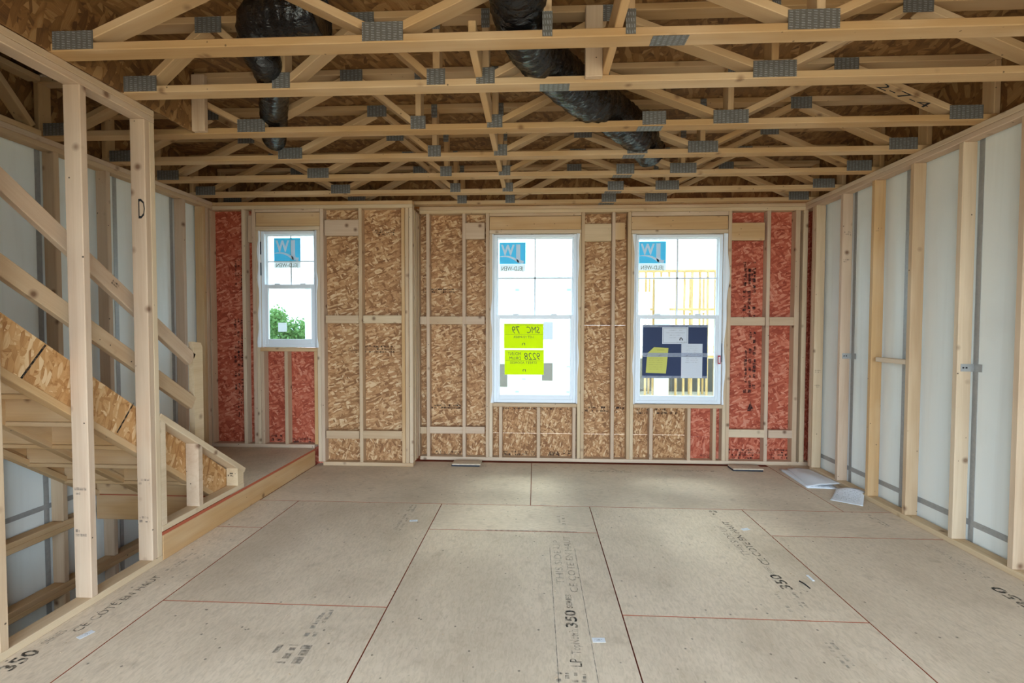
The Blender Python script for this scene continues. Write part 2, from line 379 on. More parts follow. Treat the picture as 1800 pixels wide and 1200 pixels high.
# right strip
ftp('350', 1392, 1036, 1371, 1010, .062, 'ink'); ftp('SERIES', 1362, 1009, 1352, 996, .03, 'inkgrey'); ftp('CE COTE EN HAUT', 1352, 993, 1283, 917, .048, 'ink'); ftp('THIS SIDE UP', 1320, 977, 1272, 925, .048, 'inkgrey')
ftp('', 1420, 1068, 1398, 1040, .05, 'inkfaint', 2); ftp('', 1270, 908, 1258, 897, .07, 'ink', 2); ftp('', 1395, 1075, 1365, 1040, .03, 'inkfaint', 1)
# strip along the partition
ftp('350', 20, 1180, 72, 1143, .07, 'ink'); ftp('SERIES', 82, 1132, 120, 1108, .035, 'inkgrey'); ftp('CE CÔTÉ EN HAUT', 138, 1110, 286, 1012, .055, 'ink'); ftp('', 300, 1003, 350, 972, .05, 'inkfaint', 2)
# far right strip, print mostly worn off
ftp('350', 1815, 1068, 1762, 1032, .062, 'ink'); ftp('CE COTE EN HAUT', 1748, 1022, 1640, 958, .045, 'inkfaint'); ftp('', 1570, 925, 1525, 903, .06, 'inkgrey', 2); ftp('', 1500, 1175, 1475, 1130, .06, 'inkfaint', 2)
# left strip
stamp('ink_stamp', (-1.0, 1.96, .0012), (0, 1, 0), (-1, 0, 0), .12, .2, 'inkgrey', panel_at(-1.1, 2.0), 3); stamp('ink_stamp', (-1.02, 2.14, .0012), (0, 1, 0), (-1, 0, 0), .22, .07, 'inkfaint', panel_at(-1.05, 2.2), 2)
stamp('ink_stamp', (-.95, 3.3, .0012), (0, 1, 0), (-1, 0, 0), .5, .07, 'inkfaint', panel_at(-1, 3.4), 2)
for x, y in ((-.72, 4.9), (.75, 4.78), (1.6, 4.84)): stamp('ink_stamp', (x-.2, y, .0012), (1, 0, 0), (0, 1, 0), .42, .06, 'inkfaint', panel_at(x, y), 2)
for (x, y, a) in ((-2.111, 2.10, 1.2), (-.906, 3.487, .15), (.30, 2.185, .05), (1.518, 3.465, .3)):
    o = bx('stuck_label', -.03, .03, -.016, .016, .0002, .0012, 'paper', None, 0); o.matrix_basis = Matrix.Translation((x, y, .0008)) @ Matrix.Rotation(a, 4, 'Z'); attach(o, panel_at(x, y))
    stamp('ink_stamp', (x-.02, y-.009, .0022), (1, 0, 0), (0, 1, 0), .036, .018, 'inkgrey', o.parent, 2)
bx('scrape', -.35, .30, 3.351, 3.358, .0004, .001, 'inkgrey', panel_at(0, 3.4), 0)

# ------------------------------------------------------------------ ceiling deck
ceil = root('ceiling', kind='structure')
yy = [REAR, -.11, 1.11, 2.33, 3.15, 3.94, 5.30]
for j in range(len(yy)-1):
    xs = [-3.6, -2.30, .14, 3.0] if j % 2 else [-3.6, -2.30, -1.10, 1.34, 3.0]
    for i in range(len(xs)-1):
        if i == 0 and yy[j+1] <= 3.2 and yy[j] >= -.2: continue          # stair opening
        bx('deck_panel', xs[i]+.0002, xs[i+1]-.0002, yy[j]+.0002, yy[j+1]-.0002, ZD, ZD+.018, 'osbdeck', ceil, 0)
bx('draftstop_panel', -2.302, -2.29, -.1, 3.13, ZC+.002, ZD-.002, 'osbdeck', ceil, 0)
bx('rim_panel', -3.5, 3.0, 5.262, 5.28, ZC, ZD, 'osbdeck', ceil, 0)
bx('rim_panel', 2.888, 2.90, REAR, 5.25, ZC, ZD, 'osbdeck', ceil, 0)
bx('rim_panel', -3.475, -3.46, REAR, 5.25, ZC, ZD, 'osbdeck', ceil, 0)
upw = root('wall_upper', kind='structure')                                  # closed box added over the stair opening to block sky light
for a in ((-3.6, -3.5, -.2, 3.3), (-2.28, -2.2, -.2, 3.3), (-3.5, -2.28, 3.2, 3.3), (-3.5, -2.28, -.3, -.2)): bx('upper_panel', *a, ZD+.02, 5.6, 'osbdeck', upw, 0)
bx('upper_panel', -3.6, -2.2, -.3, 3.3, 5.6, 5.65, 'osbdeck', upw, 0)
for (x, y, W) in ((1.42, 2.45, .22), (.98, 2.9, .2), (-1.0, 2.9, .24), (1.9, 2.48, .18), (-.9, 3.45, .2)):
    stamp('ink_stamp', (x, y, ZD-.0012), (1, 0, 0), (0, -1, 0), W, .12, 'ink', ceil, 3)

# ------------------------------------------------------------------ framed walls: shared helper for a wall facing -Y
def px(u, v, Y): return onY(u, v, Y).x
def pz(u, v, Y): return onY(u, v, Y).z
def vstud(W, Y, u0, u1, z0, z1, mat='stud', v=600, name='stud', dp=.089): 
    x0, x1 = px(u0, v, Y), px(u1, v, Y)
    return bx(name, x0, x1, Y, Y+dp, z0, z1, mat, W)

# ---- back wall, right stretch with two windows
wb = root('wall_back_right', kind='structure')
ZT = ZC-.076
bx('bottom_plate', -1.255, XR+.10, YB, YB+.089, 0, .038, 'pale', wb)
bx('top_plate', -1.255, XR+.10, YB, YB+.089, ZT, ZT+.0375, 'pale', wb); bx('top_plate', -1.255, XR+.10, YB+.004, YB+.093, ZT+.038, ZC-.0005, 'stud', wb)
Z0, Z1 = .038, ZT
W2 = (px(866, 560, YB), px(1015, 560, YB), pz(940, 709, YB), pz(940, 410, YB))
W3 = (px(1115, 560, YB), px(1272, 560, YB), pz(1190, 711, YB), pz(1190, 410, YB))
def s38(xc, z0=Z0, z1=Z1, W=wb, Y=YB, mat='stud', dx=.038): return bx('stud', xc-dx/2+.001, xc+dx/2-.001, Y+random.uniform(0, .004), Y+.089, z0, z1, mat, W)
s38(px(735, 600, YB)-.004); s38(px(752.5, 600, YB)); s38(px(815.5, 600, YB))
for (a, b, zs, zh) in (W2, W3):
    for q, sg in ((a, -1), (b, 1)):
        s38(q+sg*.057, mat='stud'); s38(q+sg*.019, Z0, zh, mat='pale')                       # king and jack studs
    bx('header', a-.036, b+.036, YB+.010, YB+.04, zh+.042, zh+.183, 'tan', wb); bx('header', a-.037, b+.037, YB+.044, YB+.089, zh+.04, zh+.185, 'stud', wb)
    bx('header_plate', a-.037, b+.037, YB, YB+.089, zh+.0005, zh+.0385, 'pale', wb); bx('header_plate', a-.037, b+.037, YB, YB+.089, zh+.187, Z1-.001, 'stud', wb)
    bx('window_sill_plate', a+.001, b-.001, YB, YB+.089, zs-.0385, zs-.001, 'stud', wb)
for u in (880, 946.5, 1009): s38(px(u, 760, YB), Z0, W2[2]-.039)
for u in (1144.5, 1211, 1256): s38(px(u, 760, YB), Z0, W3[2]-.039)
xd = px(1077.5, 600, YB); s38(xd)
xf = px(1349, 600, YB); s38(xf)
s38(px(1399.5, 600, YB), dx=.05); s38(px(1412.5, 600, YB)+.003, mat='pale', dx=.05)
def blk(W, Y, u0, u1, v0, v1, mat='stud', dy=0.0, name='blocking'):
    um = (u0+u1)/2; vm = (v0+v1)/2; x0, x1 = px(u0, vm, Y)-.012, px(u1, vm, Y)+.012
    if W.name == 'wall_back_left' and u1 == 696: x1 = -1.379
    return bx(name, x0, x1, Y+.002+dy, Y+.04+dy, pz(um, v1, Y), pz(um, v0, Y), mat, W)
for (u0, u1, v0, v1, m) in ((740, 748, 556, 570, 'stud'), (757, 811, 556, 570, 'stud'), (820, 850, 556, 570, 'stud'), (740, 748, 750, 762, 'stud'), (757, 811, 750, 762, 'stud'), (820, 850, 750, 762, 'stud'),
                           (820, 850, 391, 420, 'stud'), (1028, 1073, 393, 424, 'pale'), (1082, 1097, 391, 421, 'tan'), (1285, 1343, 391, 422, 'tan'),
                           (1285, 1343, 557, 572, 'stud'), (1355, 1394, 557, 572, 'stud'), (1282, 1342, 755, 769, 'pale'), (1353, 1394, 756, 770, 'stud')):
    blk(wb, YB, u0, u1, v0, v1, m)
YS = YB+.0895
def sheet(W, x0, x1, z0, z1, mat, Y=YS, gap=0.0): return bx('sheathing_panel', x0, x1, Y, Y+.011, z0+gap, z1, mat, W, 0)
XS0, XSr = -1.36, px(1213, 760, YB)
zb = .285
sheet(wb, XS0, -.033, -.02, zb, 'osb'); sheet(wb, -.033, XSr, -.02, zb, 'osb'); sheet(wb, XSr, 3.1, -.02, zb-.01, 'osbred')
sheet(wb, XS0, W2[0]-.005, zb, ZC, 'osb'); sheet(wb, W2[0]-.005, W2[1]+.005, zb, W2[2], 'osb', gap=.003); sheet(wb, W2[0]-.005, W2[1]+.005, W2[3], ZC, 'osb')
sheet(wb, W2[1]+.005, W3[0]-.005, zb, 1.475, 'osb', gap=.003); sheet(wb, W2[1]+.005, W3[0]-.005, 1.4765, ZC, 'osb')
sheet(wb, W3[0]-.005, XSr, zb, W3[2], 'osb', gap=.003); sheet(wb, XSr, W3[1]+.005, zb-.01, W3[2], 'osbred', gap=.002); sheet(wb, W3[0]-.005, W3[1]+.005, W3[3], ZC, 'osbred')
sheet(wb, W3[1]+.005, 3.1, zb-.01, ZC, 'osbred')
bx('wall_return', -1.36, -1.348, YBL+.09, YS, 0, ZC, 'osb', wb, 0)
# studs of the return between the two stretches
for k, y in enumerate((YBL+.05, YBL+.13, YBL+.21)): bx('stud', -1.347, -1.258-.012*(k == 0), y-.03, y+.008 if k else y+.02, .038, ZT, ('stud', 'pale', 'stud')[k], wb)
# ink on the sheathing
def wstamp(W, Y, u0, u1, v0, v1, mat='ink', rows=2, fill=.7, vert=False):
    a = onY(u0, v1, Y); b = onY(u1, v0, Y)
    if vert: stamp('ink_stamp', (b.x, Y-.001, a.z), (0, 0, 1), (-1, 0, 0), b.z-a.z, b.x-a.x, mat, W, rows, fill)
    else: stamp('ink_stamp', (a.x, Y-.001, a.z), (1, 0, 0), (0, 0, 1), b.x-a.x, b.z-a.z, mat, W, rows, fill)
for a in ((740, 811, 506, 515), (757, 811, 710, 718), (884, 942, 711, 719), (952, 1003, 711, 720), (1028, 1073, 712, 724), (1083, 1097, 713, 726), (1119, 1139, 716, 728), (1150, 1193, 716, 728),
          (757, 775, 790, 800), (780, 810, 792, 799), (884, 915, 791, 800), (918, 940, 792, 799), (990, 1004, 790, 798)): wstamp(wb, YS, *a)
text('printed_lettering', 'APA', onY(963, 801, YS-.001), (1, 0, 0), (0, 0, 1), .05, 'ink', wb, .13)
for a in ((1303, 1330, 460, 560, 3), (1305, 1330, 580, 690, 3), (1308, 1330, 470, 500, 4)): wstamp(wb, YS, *a[:4], rows=a[4], vert=True, fill=.55)
for a in ((1279, 1335, 788, 806), (1352, 1388, 788, 806), (1230, 1252, 797, 804)): wstamp(wb, YS, *a, rows=4, fill=.6)
raw('printed_triangle', [onY(1313, 722, YS-.0012), onY(1325, 722, YS-.0012), onY(1319, 705, YS-.0012)], [(0, 1, 2)], 'ink', wb)

# ---- back wall, left stretch (stands 27 cm proud) with one window
wl = root('wall_back_left', kind='structure')
W1 = (px(456, 520, YBL), px(556.5, 520, YBL), pz(505, 611, YBL), pz(505, 404, YBL))
bx('bottom_plate', px(568, 815, YBL), -1.262, YBL, YBL+.089, 0, .038, 'stud', wl)
bx('bottom_plate', XL-.09, -2.31, YBL, YBL+.089, .18, .218, 'stud', wl)
bx('top_plate', XL-.09, -1.262, YBL, YBL+.089, ZT, ZT+.0375, 'pale', wl); bx('top_plate', XL-.09, -1.262, YBL, YBL+.089, ZT+.038, ZC-.0005, 'tan', wl)
def sl(xc, z0=.038, z1=ZT, mat='stud', dx=.038): return s38(xc, z0, z1, wl, YBL, mat, dx)
L0 = .218
sl(px(357, 600, YBL), L0, dx=.05, mat='tan'); sl(px(369, 600, YBL)+.004, L0)
sl(px(429.5, 600, YBL), L0, mat='pale')
sl(W1[0]-.057, L0); sl(W1[0]-.019, L0, W1[3], 'pale'); sl(W1[0]+.02, L0, W1[2]-.039)
sl(W1[1]+.019, .038, W1[3], 'pale'); sl(W1[1]+.057, .038)
sl(px(503, 700, YBL), L0, W1[2]-.039); sl(W1[1]-.018, L0, W1[2]-.039, 'tan')
bx('header', W1[0]-.036, W1[1]+.036, YBL+.010, YBL+.04, W1[3]+.042, W1[3]+.183, 'tan', wl); bx('header', W1[0]-.037, W1[1]+.037, YBL+.044, YBL+.089, W1[3]+.04, W1[3]+.185, 'tan', wl)
bx('header_plate', W1[0]-.037, W1[1]+.037, YBL, YBL+.089, W1[3]+.0005, W1[3]+.0385, 'pale', wl); bx('header_plate', W1[0]-.037, W1[1]+.037, YBL, YBL+.089, W1[3]+.187, ZT-.001, 'stud', wl)
bx('window_sill_plate', W1[0]+.001, W1[1]-.001, YBL, YBL+.089, W1[2]-.0385, W1[2]-.001, 'tan', wl)
sl(px(634, 600, YBL))
for k, u in enumerate((700.5, 707, 716)): s38(-1.262-.019-.040*(2-k), .038, ZT, wl, YBL, ('tan', 'stud', 'pale')[k])
blk(wl, YBL, 434, 442, 377, 425, 'stud', .03)
for (u0, u1, v0, v1, m) in ((572, 628, 386, 414, 'stud'), (574, 628, 554, 568, 'stud'), (640, 696, 554, 568, 'pale'), (575, 629, 757, 771, 'stud'), (640, 696, 757, 771, 'stud')): blk(wl, YBL, u0, u1, v0, v1, m)
YSL = YBL+.0895; xm = W1[1]+.03
sheet(wl, -3.55, W1[0]-.005, -.3, .30, 'osbred', YSL); sheet(wl, W1[0]-.005, xm, -.3, .30, 'osbred', YSL); sheet(wl, xm, -1.36, -.3, .30, 'osb', YSL)
sheet(wl, -3.55, W1[0]-.005, .30, ZC, 'osbred', YSL); sheet(wl, W1[0]-.005, xm, .30, W1[2], 'osbred', YSL); sheet(wl, W1[0]-.005, xm, W1[3], ZC, 'osb', YSL)
sheet(wl, W1[1]+.005, xm, W1[2], W1[3], 'osbred', YSL); sheet(wl, xm, -1.36, .30, ZC, 'osb', YSL)
for a in ((412, 426, 455, 510), (412, 427, 560, 690), (414, 426, 690, 735)): wstamp(wl, YSL, *a, rows=3, vert=True, fill=.55)
for a in ((477, 496, 762, 782), (512, 550, 768, 784), (655, 694, 402, 414), (642, 694, 606, 620), (612, 628, 610, 620)): wstamp(wl, YSL, *a, rows=3)
bx('closure_panel', -3.6, -1.35, YSL+.02, 5.26, ZC-.03, ZC-.01, 'osb', wl, 0)

# ---- right party wall
wr = root('wall_right', kind='structure')
XW = XR+.089+.02
bx('bottom_plate', XR, XR+.089, REAR, YB-.16, 0, .038, 'pale', wr)
bx('top_plate', XR, XR+.089, REAR, YB-.001, ZT, ZT+.0375, 'stud', wr); bx('top_plate', XR, XR+.089, REAR, YB-.001, ZT+.038, ZC-.0005, 'pale', wr)
Y0 = 2.885
ys = [Y0+.4064*k for k in range(-10, 6)]
for k, y in enumerate(ys):
    bx('stud', XR, XR+.089, y, y+.038, .038, ZT, ('stud', 'tan', 'stud', 'pale')[k % 4], wr)
bx('stud', XR, XR+.089, ys[-1]+.0385, ys[-1]+.0765, .038, ZT, 'stud', wr)
y = REAR; k = 0
for k in range(4, 15):
    a, b = 3.28-.61*6+.61*(k-5), 3.28-.61*6+.61*(k-4)
    if b > 5.0: b = 5.0
    if b-a > .1: bx('liner_board', XW, XW+.025, a+.002, b-.002, -.1, ZC-.01, 'dry', wr, 0)
    bx('metal_h_stud', XW-.003, XW-.0005, a-.018, a+.018, 0, ZC, 'galv', wr, 0)
bx('liner_board', XW+.03, XW+.05, REAR, 5.25, -.1, ZD, 'dry', wr, 0)
bx('metal_track', XW-.004, XW-.0008, REAR, 5.0, .135, .175, 'galv', wr, 0)
for (y, z) in ((ys[-2], 1.195), (ys[-5], 1.19)):
    c = bx('metal_clip', XR+.02, XW-.006, y-.003, y-.001, z-.025, z+.025, 'galv', wr, 0); bx('clip_flange', XW-.007, XW-.005, y-.06, y-.001, z-.025, z+.025, 'galv', c, 0)
    for dx in (.035, .055): bx('screw', XR+dx-.005, XR+dx+.005, y-.006, y-.003, z-.005, z+.005, 'marker', c, 0)
bx('blocking', XR+.004, XR+.042, 3.739, 4.06, 1.175, 1.213, 'pale', wr)
for (y, z) in ((ys[-3], 2.25), (ys[-2], 2.30), (ys[-2], 2.05), (ys[-1], 1.0), (ys[-1], .85)): stamp('grade_stamp', (XR+.012, y-.001, z), (1, 0, 0), (0, 0, 1), .06, .035, 'inkgrey', wr, 2)
bx('sheathing_panel', XR+.1, XR+.108, 5.0, YS, .0, ZC, 'osbred', wr, 0)

# ---- left party wall
wlf = root('wall_left', kind='structure')
XWL = XL-.089-.02
bx('top_plate', XL-.089, XL, REAR, YBL-.001, ZT, ZT+.0375, 'stud', wlf); bx('top_plate', XL-.089, XL, REAR, YBL-.001, ZT+.038, ZC-.0005, 'stud', wlf)
bx('bottom_plate', XL-.089, XL, REAR, 3.46, -.02, .018, 'tan', wlf); bx('bottom_plate', XL-.089, XL, REAR, 3.46, .0185, .056, 'tan', wlf)
bx('ledger_plate', XL-.089, XL, REAR, 5.2, -.47, -.432, 'tan', wlf); bx('ledger_plate', XL-.089, XL, REAR, 5.2, -.431, -.393, 'tan', wlf)
for k in range(-11, 5):
    y = 3.205+.4064*k
    if y > 4.75: break
    bx('stud', XL-.089, XL, y, y+.038, .057 if y < 3.46 else .18, ZT, ('stud', 'stud', 'pale')[k % 3], wlf)
    bx('rim_block', XL-.089, XL-.002, y, y+.038, -.392, -.021, 'stud', wlf); bx('stud', XL-.089, XL, y, y+.038, -2.95, -.471, 'stud', wlf)
bx('stud', XL-.089, XL, 4.70, 4.738, .18, ZT, 'tan', wlf); bx('stud', XL-.089, XL, 4.745, 4.783, .18, ZT, 'stud', wlf)
for k in range(4, 15):
    a = 3.19+.61*(k-11); b = min(a+.61, 5.2)
    if b-a > .1: bx('liner_board', XWL-.025, XWL, a+.002, b-.002, -2.95, ZC-.01, 'dry', wlf, 0)
    if a < 5.0: bx('metal_h_stud', XWL+.0005, XWL+.003, a-.018, a+.018, -2.9, ZC, 'galv', wlf, 0)
bx('liner_board', XWL-.05, XWL-.03, REAR, 5.25, -2.95, ZD, 'dry', wlf, 0)
bx('metal_track', XWL+.0008, XWL+.004, REAR, 3.46, .15, .185, 'galv', wlf, 0)

# ---- assumed rear side behind the camera, its wide opening shaped to let daylight in
wz = root('wall_rear', kind='structure')
bx('header', -3.5, 2.95, REAR-.09, REAR, 2.32, ZD, 'tan', wz); bx('post', 2.80, 2.95, REAR-.09, REAR, 0, 2.32, 'osb', wz); bx('post', -3.5, -2.4, REAR-.09, REAR, -2.95, 2.32, 'osb', wz)

# ------------------------------------------------------------------ windows
def window(idx, W, Yf, vmeet, mirror_tag, stick):
    """vinyl single-hung window; W = opening, Yf = face of the framing"""
    x0, x1, z0, z1 = W; x0 += .006; x1 -= .006; z0 += .004; z1 -= .006
    r = root('window_%d' % idx, kind='structure')
    zm = pz((450, 940, 1190)[idx-1], vmeet, Yf+.06)
    ya, yb = Yf+.028, Yf+.10; f = .036
    for a in ((x0, x0+f, z0, z1), (x1-f, x1, z0, z1)): bx('frame', a[0], a[1], ya, yb, a[2], a[3], 'vinyl', r)
    bx('frame', x0+f, x1-f, ya, yb, z1-f*.8, z1, 'vinyl', r); bx('frame', x0+f, x1-f, ya, yb, z0, z0+f, 'vinyl', r)
    def sash(a0, a1, b0, b1, y0, y1, sw, bot, top):
        s = bx('sash', a0, a0+sw, y0, y1, b0, b1, 'vinyl', r)
        bx('sash', a1-sw, a1, y0, y1, b0, b1, 'vinyl', r); bx('sash', a0+sw, a1-sw, y0, y1, b0, b0+bot, 'vinyl', r); bx('sash', a0+sw, a1-sw, y0, y1, b1-top, b1, 'vinyl', r)
        bx('glass_pane', a0+sw-.004, a1-sw+.004, (y0+y1)/2-.002, (y0+y1)/2+.002, b0+bot-.004, b1-top+.004, 'glass', r, 0)
        return a0+sw, a1-sw, b0+bot, b1-top
    up = sash(x0+f-.004, x1-f+.004, zm-.02, z1-f*.8+.004, Yf+.066, Yf+.092, .018, .02, .018)
    lo = sash(x0+f-.004, x1-f+.004, z0+f-.006, zm+.022, Yf+.034, Yf+.062, .036, .055, .040)
    xm_ = (up[0]+up[1])/2; zmid = (up[2]+up[3])/2
    bx('muntin', xm_-.008, xm_+.008, Yf+.0735, Yf+.0765, up[2], up[3], 'vinyl', r, 0)
    bx('muntin', up[0], up[1], Yf+.0735, Yf+.0765, zmid-.008, zmid+.008, 'vinyl', r, 0)
    for t in (.27, .73): bx('sash_lock', x0+(x1-x0)*t-.03, x0+(x1-x0)*t+.03, Yf+.04, Yf+.06, zm+.022, zm+.034, 'vinyl', r)
    for (t, zz) in ((0, .8), (0, .62), (1, .25)): bx('gasket', (x0-.004) if t == 0 else (x1-.002), (x0+.004) if t == 0 else x1+.005, Yf+.02, Yf+.027, z0+(z1-z0)*zz, z0+(z1-z0)*(zz+.11), 'dark', r, 0)
    # loose white flashing folded over the jambs
    for sg, xe in ((-1, x0-.006), (1, x1+.006)):
        vs, fs = [], []; n = 26
        for k in range(n+1):
            t = k/n; z = z0+(z1-z0)*t; wob = .010*math.sin(t*9+idx*2+sg)+.008*math.sin(t*23+idx)
            wd = max(.004, (.012 if (idx != 3 or sg < 0) else .035)*(.6+.5*math.sin(t*4+idx*1.3+sg))+wob)
            vs += [(xe+sg*.001, Yf+.03, z), (xe+sg*.0005-sg*wd*.1, Yf+.012, z), (xe-sg*.012, Yf-.004-.3*wd, z), (xe+sg*wd, Yf-.003, z)]
        for k in range(n):
            for j in range(3): fs.append((4*k+j, 4*k+j+1, 4*k+5+j, 4*k+4+j))
        raw('flashing_wrap', vs, fs, 'wrapw', r, True)
    # maker's sticker on the outside of the upper pane, so its print reads in reverse
    (u0, v0, u1, v1, v2) = stick; Ys = Yf+.0725
    a, b = onY(u0, v1, Ys), onY(u1, v0, Ys)
    st = bx('sticker', a.x, b.x, Ys-.0005, Ys, a.z, b.z, 'cyan', r, 0); st['label'] = 'cyan square sticker with white lettering reading backwards'
    H = b.z-a.z; Wd = b.x-a.x; yt = Ys-.0012
    text('sticker_lettering', 'W', (a.x+Wd*.06, yt, a.z+H*.42), (1, 0, 0), (0, 0, 1), H*.48, 'swhite', r, Wd*.52, True)
    text('sticker_lettering', 'J', (a.x+Wd*.64, yt, a.z+H*.25), (1, 0, 0), (0, 0, 1), H*.66, 'swhite', r, Wd*.30, True)
    vs, fs = [], []; n = 12
    for k in range(n+1):
        t = k/n; x = a.x+Wd*(.02+.72*t); z = a.z+H*(.34+.06*math.sin(t*2.2)-.30*t**2.2); th = H*(.015+.055*t)
        vs += [(x, yt, z-th), (x, yt, z+th)]
    for k in range(n): fs.append((2*k, 2*k+2, 2*k+3, 2*k+1))
    raw('sticker_swoosh', vs, fs, 'swhite', r)
    c = onY(u0, v2, Ys)
    bx('sticker', a.x, b.x, Ys-.0005, Ys, c.z, a.z-.001, 'swhite', r, 0)
    text('sticker_lettering', 'JELD-WEN', (a.x+Wd*.08, yt, c.z+H*.04), (1, 0, 0), (0, 0, 1), (a.z-c.z)*.55, 'penc', r, Wd*.84, True)
    return dict(r=r, lo=lo, up=up, zm=zm)
w1 = window(1, W1, YBL, 504, 0, (482, 418, 528, 459, 471))
w2 = window(2, W2, YB, 557, 0, (878, 426, 924, 464, 477))
w3 = window(3, W3, YB, 557, 0, (1123, 424, 1171, 463, 475))
o = bx('stuck_label', *(lambda a, b: (a.x, b.x, YBL+.042, YBL+.0425, a.z, b.z))(onY(489, 583, YBL+.042), onY(504, 567, YBL+.042)), 'swhite', w1['r'], 0)
for (u, v) in ((1263, 632),): 
    p = onY(u, v, YB-.012); bx('red_tag', p.x-.014, p.x+.014, p.y-.02, p.y-.018, p.z-.045, p.z+.045, 'red', w3['r'], 0)
    bx('tag_centre', p.x-.007, p.x+.007, p.y-.021, p.y-.0202, p.z-.032, p.z+.032, 'paper', w3['r'], 0)

# ---- cards taped inside the middle window
YG = YB+.034
def card(name, u0, v0, u1, v1, mat, label, cat, Y=YG, tilt=0.0, group=None, dy=0.0):
    a, b = onY(u0, v1, Y), onY(u1, v0, Y); c = (a+b)/2; W_, H_ = b.x-a.x, b.z-a.z
    r = root(name, label, cat, group, loc=(c.x, Y, a.z))
    s = bx('sheet', c.x-W_/2, c.x+W_/2, Y-.0005+dy, Y+dy, a.z, b.z, mat, r, 0)
    return r, a, b, W_, H_
def ctext(r, s, x, y, z, h, wd, mat, mir=True, ex=(1, 0, 0), ez=(0, 0, 1), shear=0.0):
    o = text('lettering', s, (x, y, z), ex, ez, h, mat, None, wd, mir, shear=shear); o.parent = r; o.matrix_parent_inverse = Matrix.Translation(-r.location); return o
def cline(r, x0, x1, y, z, t, mat):
    o = bx('printed_rule', x0, x1, y-.0004, y, z, z+t, mat, None, 0); o.parent = r; o.matrix_parent_inverse = Matrix.Translation(-r.location); return o
yt = YG-.0012
r, a, b, Wd, H = card('lot_card', 886, 569, 955, 612, 'yellow', 'yellow lot number card taped in the middle window, above the address card', 'card')
cline(r, a.x+.01, b.x-.01, yt, a.z+H*.56, .002, 'penc'); cline(r, a.x+.01, b.x-.01, yt, a.z+H*.95, .002, 'penc')
ctext(r, '79', a.x+Wd*.20, yt, a.z+H*.60, H*.30, Wd*.20, 'penc', shear=.15); ctext(r, 'SMC', a.x+Wd*.57, yt, a.z+H*.62, H*.27, Wd*.34, 'penc', shear=.15)
ctext(r, 'LOT NUMBER', a.x+Wd*.24, yt, a.z+H*.42, H*.09, Wd*.52, 'penc')
ctext(r, 'n', a.x+Wd*.46, yt, a.z+H*.13, H*.09, Wd*.08, 'penc')
r, a, b, Wd, H = card('address_card', 887, 615, 956, 658, 'yellow', 'yellow street address card taped in the middle window, below the lot card', 'card')
cline(r, a.x+.01, b.x-.01, yt, a.z+H*.56, .002, 'penc'); cline(r, a.x+.01, b.x-.01, yt, a.z+H*.95, .002, 'penc')
ctext(r, '9228', a.x+Wd*.50, yt, a.z+H*.60, H*.29, Wd*.40, 'penc', shear=.15); ctext(r, 'MOUNT', a.x+Wd*.08, yt, a.z+H*.78, H*.13, Wd*.34, 'penc', shear=.1); ctext(r, 'DRUM', a.x+Wd*.12, yt, a.z+H*.60, H*.13, Wd*.30, 'penc', shear=.1)
ctext(r, 'STREET ADDRESS', a.x+Wd*.14, yt, a.z+H*.44, H*.09, Wd*.68, 'penc'); ctext(r, 'n', a.x+Wd*.46, yt, a.z+H*.13, H*.09, Wd*.08, 'penc')
# ---- navy board with papers in the right window
r, a, b, Wd, H = card('notice_board', 1129, 571, 1244, 664, 'navy', 'navy blue board taped inside the right window with papers on it', 'board')
for (z, t) in ((.955, .05), (.40, .075), (.0, .045)):
    o = bx('tape_strip', a.x-.004, b.x+.004, YG-.0052 if t > .06 else YG-.0012, YG-.0048 if t > .06 else YG-.0007, a.z+H*z, a.z+H*(z+t), 'tape', None, 0); o.parent = r; o.matrix_parent_inverse = Matrix.Translation(-r.location)
    for k in range(5):
        o = stamp('tape_mark', (a.x+Wd*(.04+.21*k), YG-.0056 if t > .06 else YG-.0016, a.z+H*(z+.01)), (1, 0, .5), (-.5, 0, 1), .03, .008, 'ink', None, 1, 1); o.parent = r; o.matrix_parent_inverse = Matrix.Translation(-r.location)
def scrib(r, x0, x1, z0, z1, n, y, mat='inkgrey'):
    for k in range(n):
        z = z0+(z1-z0)*k/max(1, n-1); c_ = random.uniform(.55, 1.0)
        o = stamp('printed_line', (x0+(x1-x0)*(1-c_)/2, y, z), (1, 0, 0), (0, 0, 1), (x1-x0)*c_, .008, mat, None, 1, .85); o.parent = r; o.matrix_parent_inverse = Matrix.Translation(-r.location)
r, a, b, Wd, H = card('permit_sheet', 1164, 575, 1210, 604, 'thin', 'white bordered permit sheet at the top of the navy board', 'paper', YG-.0022)
for (z, ) in ((.05,), (.93,)): cline(r, a.x+Wd*.04, b.x-Wd*.04, YG-.003, a.z+H*z, .002, 'marker')
for xx in (.04, .95):
    o = bx('printed_rule', a.x+Wd*xx, a.x+Wd*xx+.002, YG-.0034, YG-.003, a.z+H*.05, a.z+H*.94, 'marker', None, 0); o.parent = r; o.matrix_parent_inverse = Matrix.Translation(-r.location)
scrib(r, a.x+Wd*.14, b.x-Wd*.12, a.z+H*.35, a.z+H*.8, 4, YG-.0034)
scrib(r, a.x+Wd*.55, b.x-Wd*.1, a.z+H*.09, a.z+H*.12, 1, YG-.0034)
vs = [(a.x+Wd*q, YG-.0034, a.z+H*z) for q, z in ((.66, .2), (.66, .3), (.72, .4), (.79, .3), (.79, .2), (.75, .2), (.75, .3), (.72, .33), (.70, .3), (.70, .2))]
o = raw('printed_house_mark', vs, [tuple(range(10))], 'marker'); o.parent = r; o.matrix_parent_inverse = Matrix.Translation(-r.location)
a, b = onY(1135, 656, YG-.003), onY(1175, 610, YG-.003); Wd, H = b.x-a.x, b.z-a.z
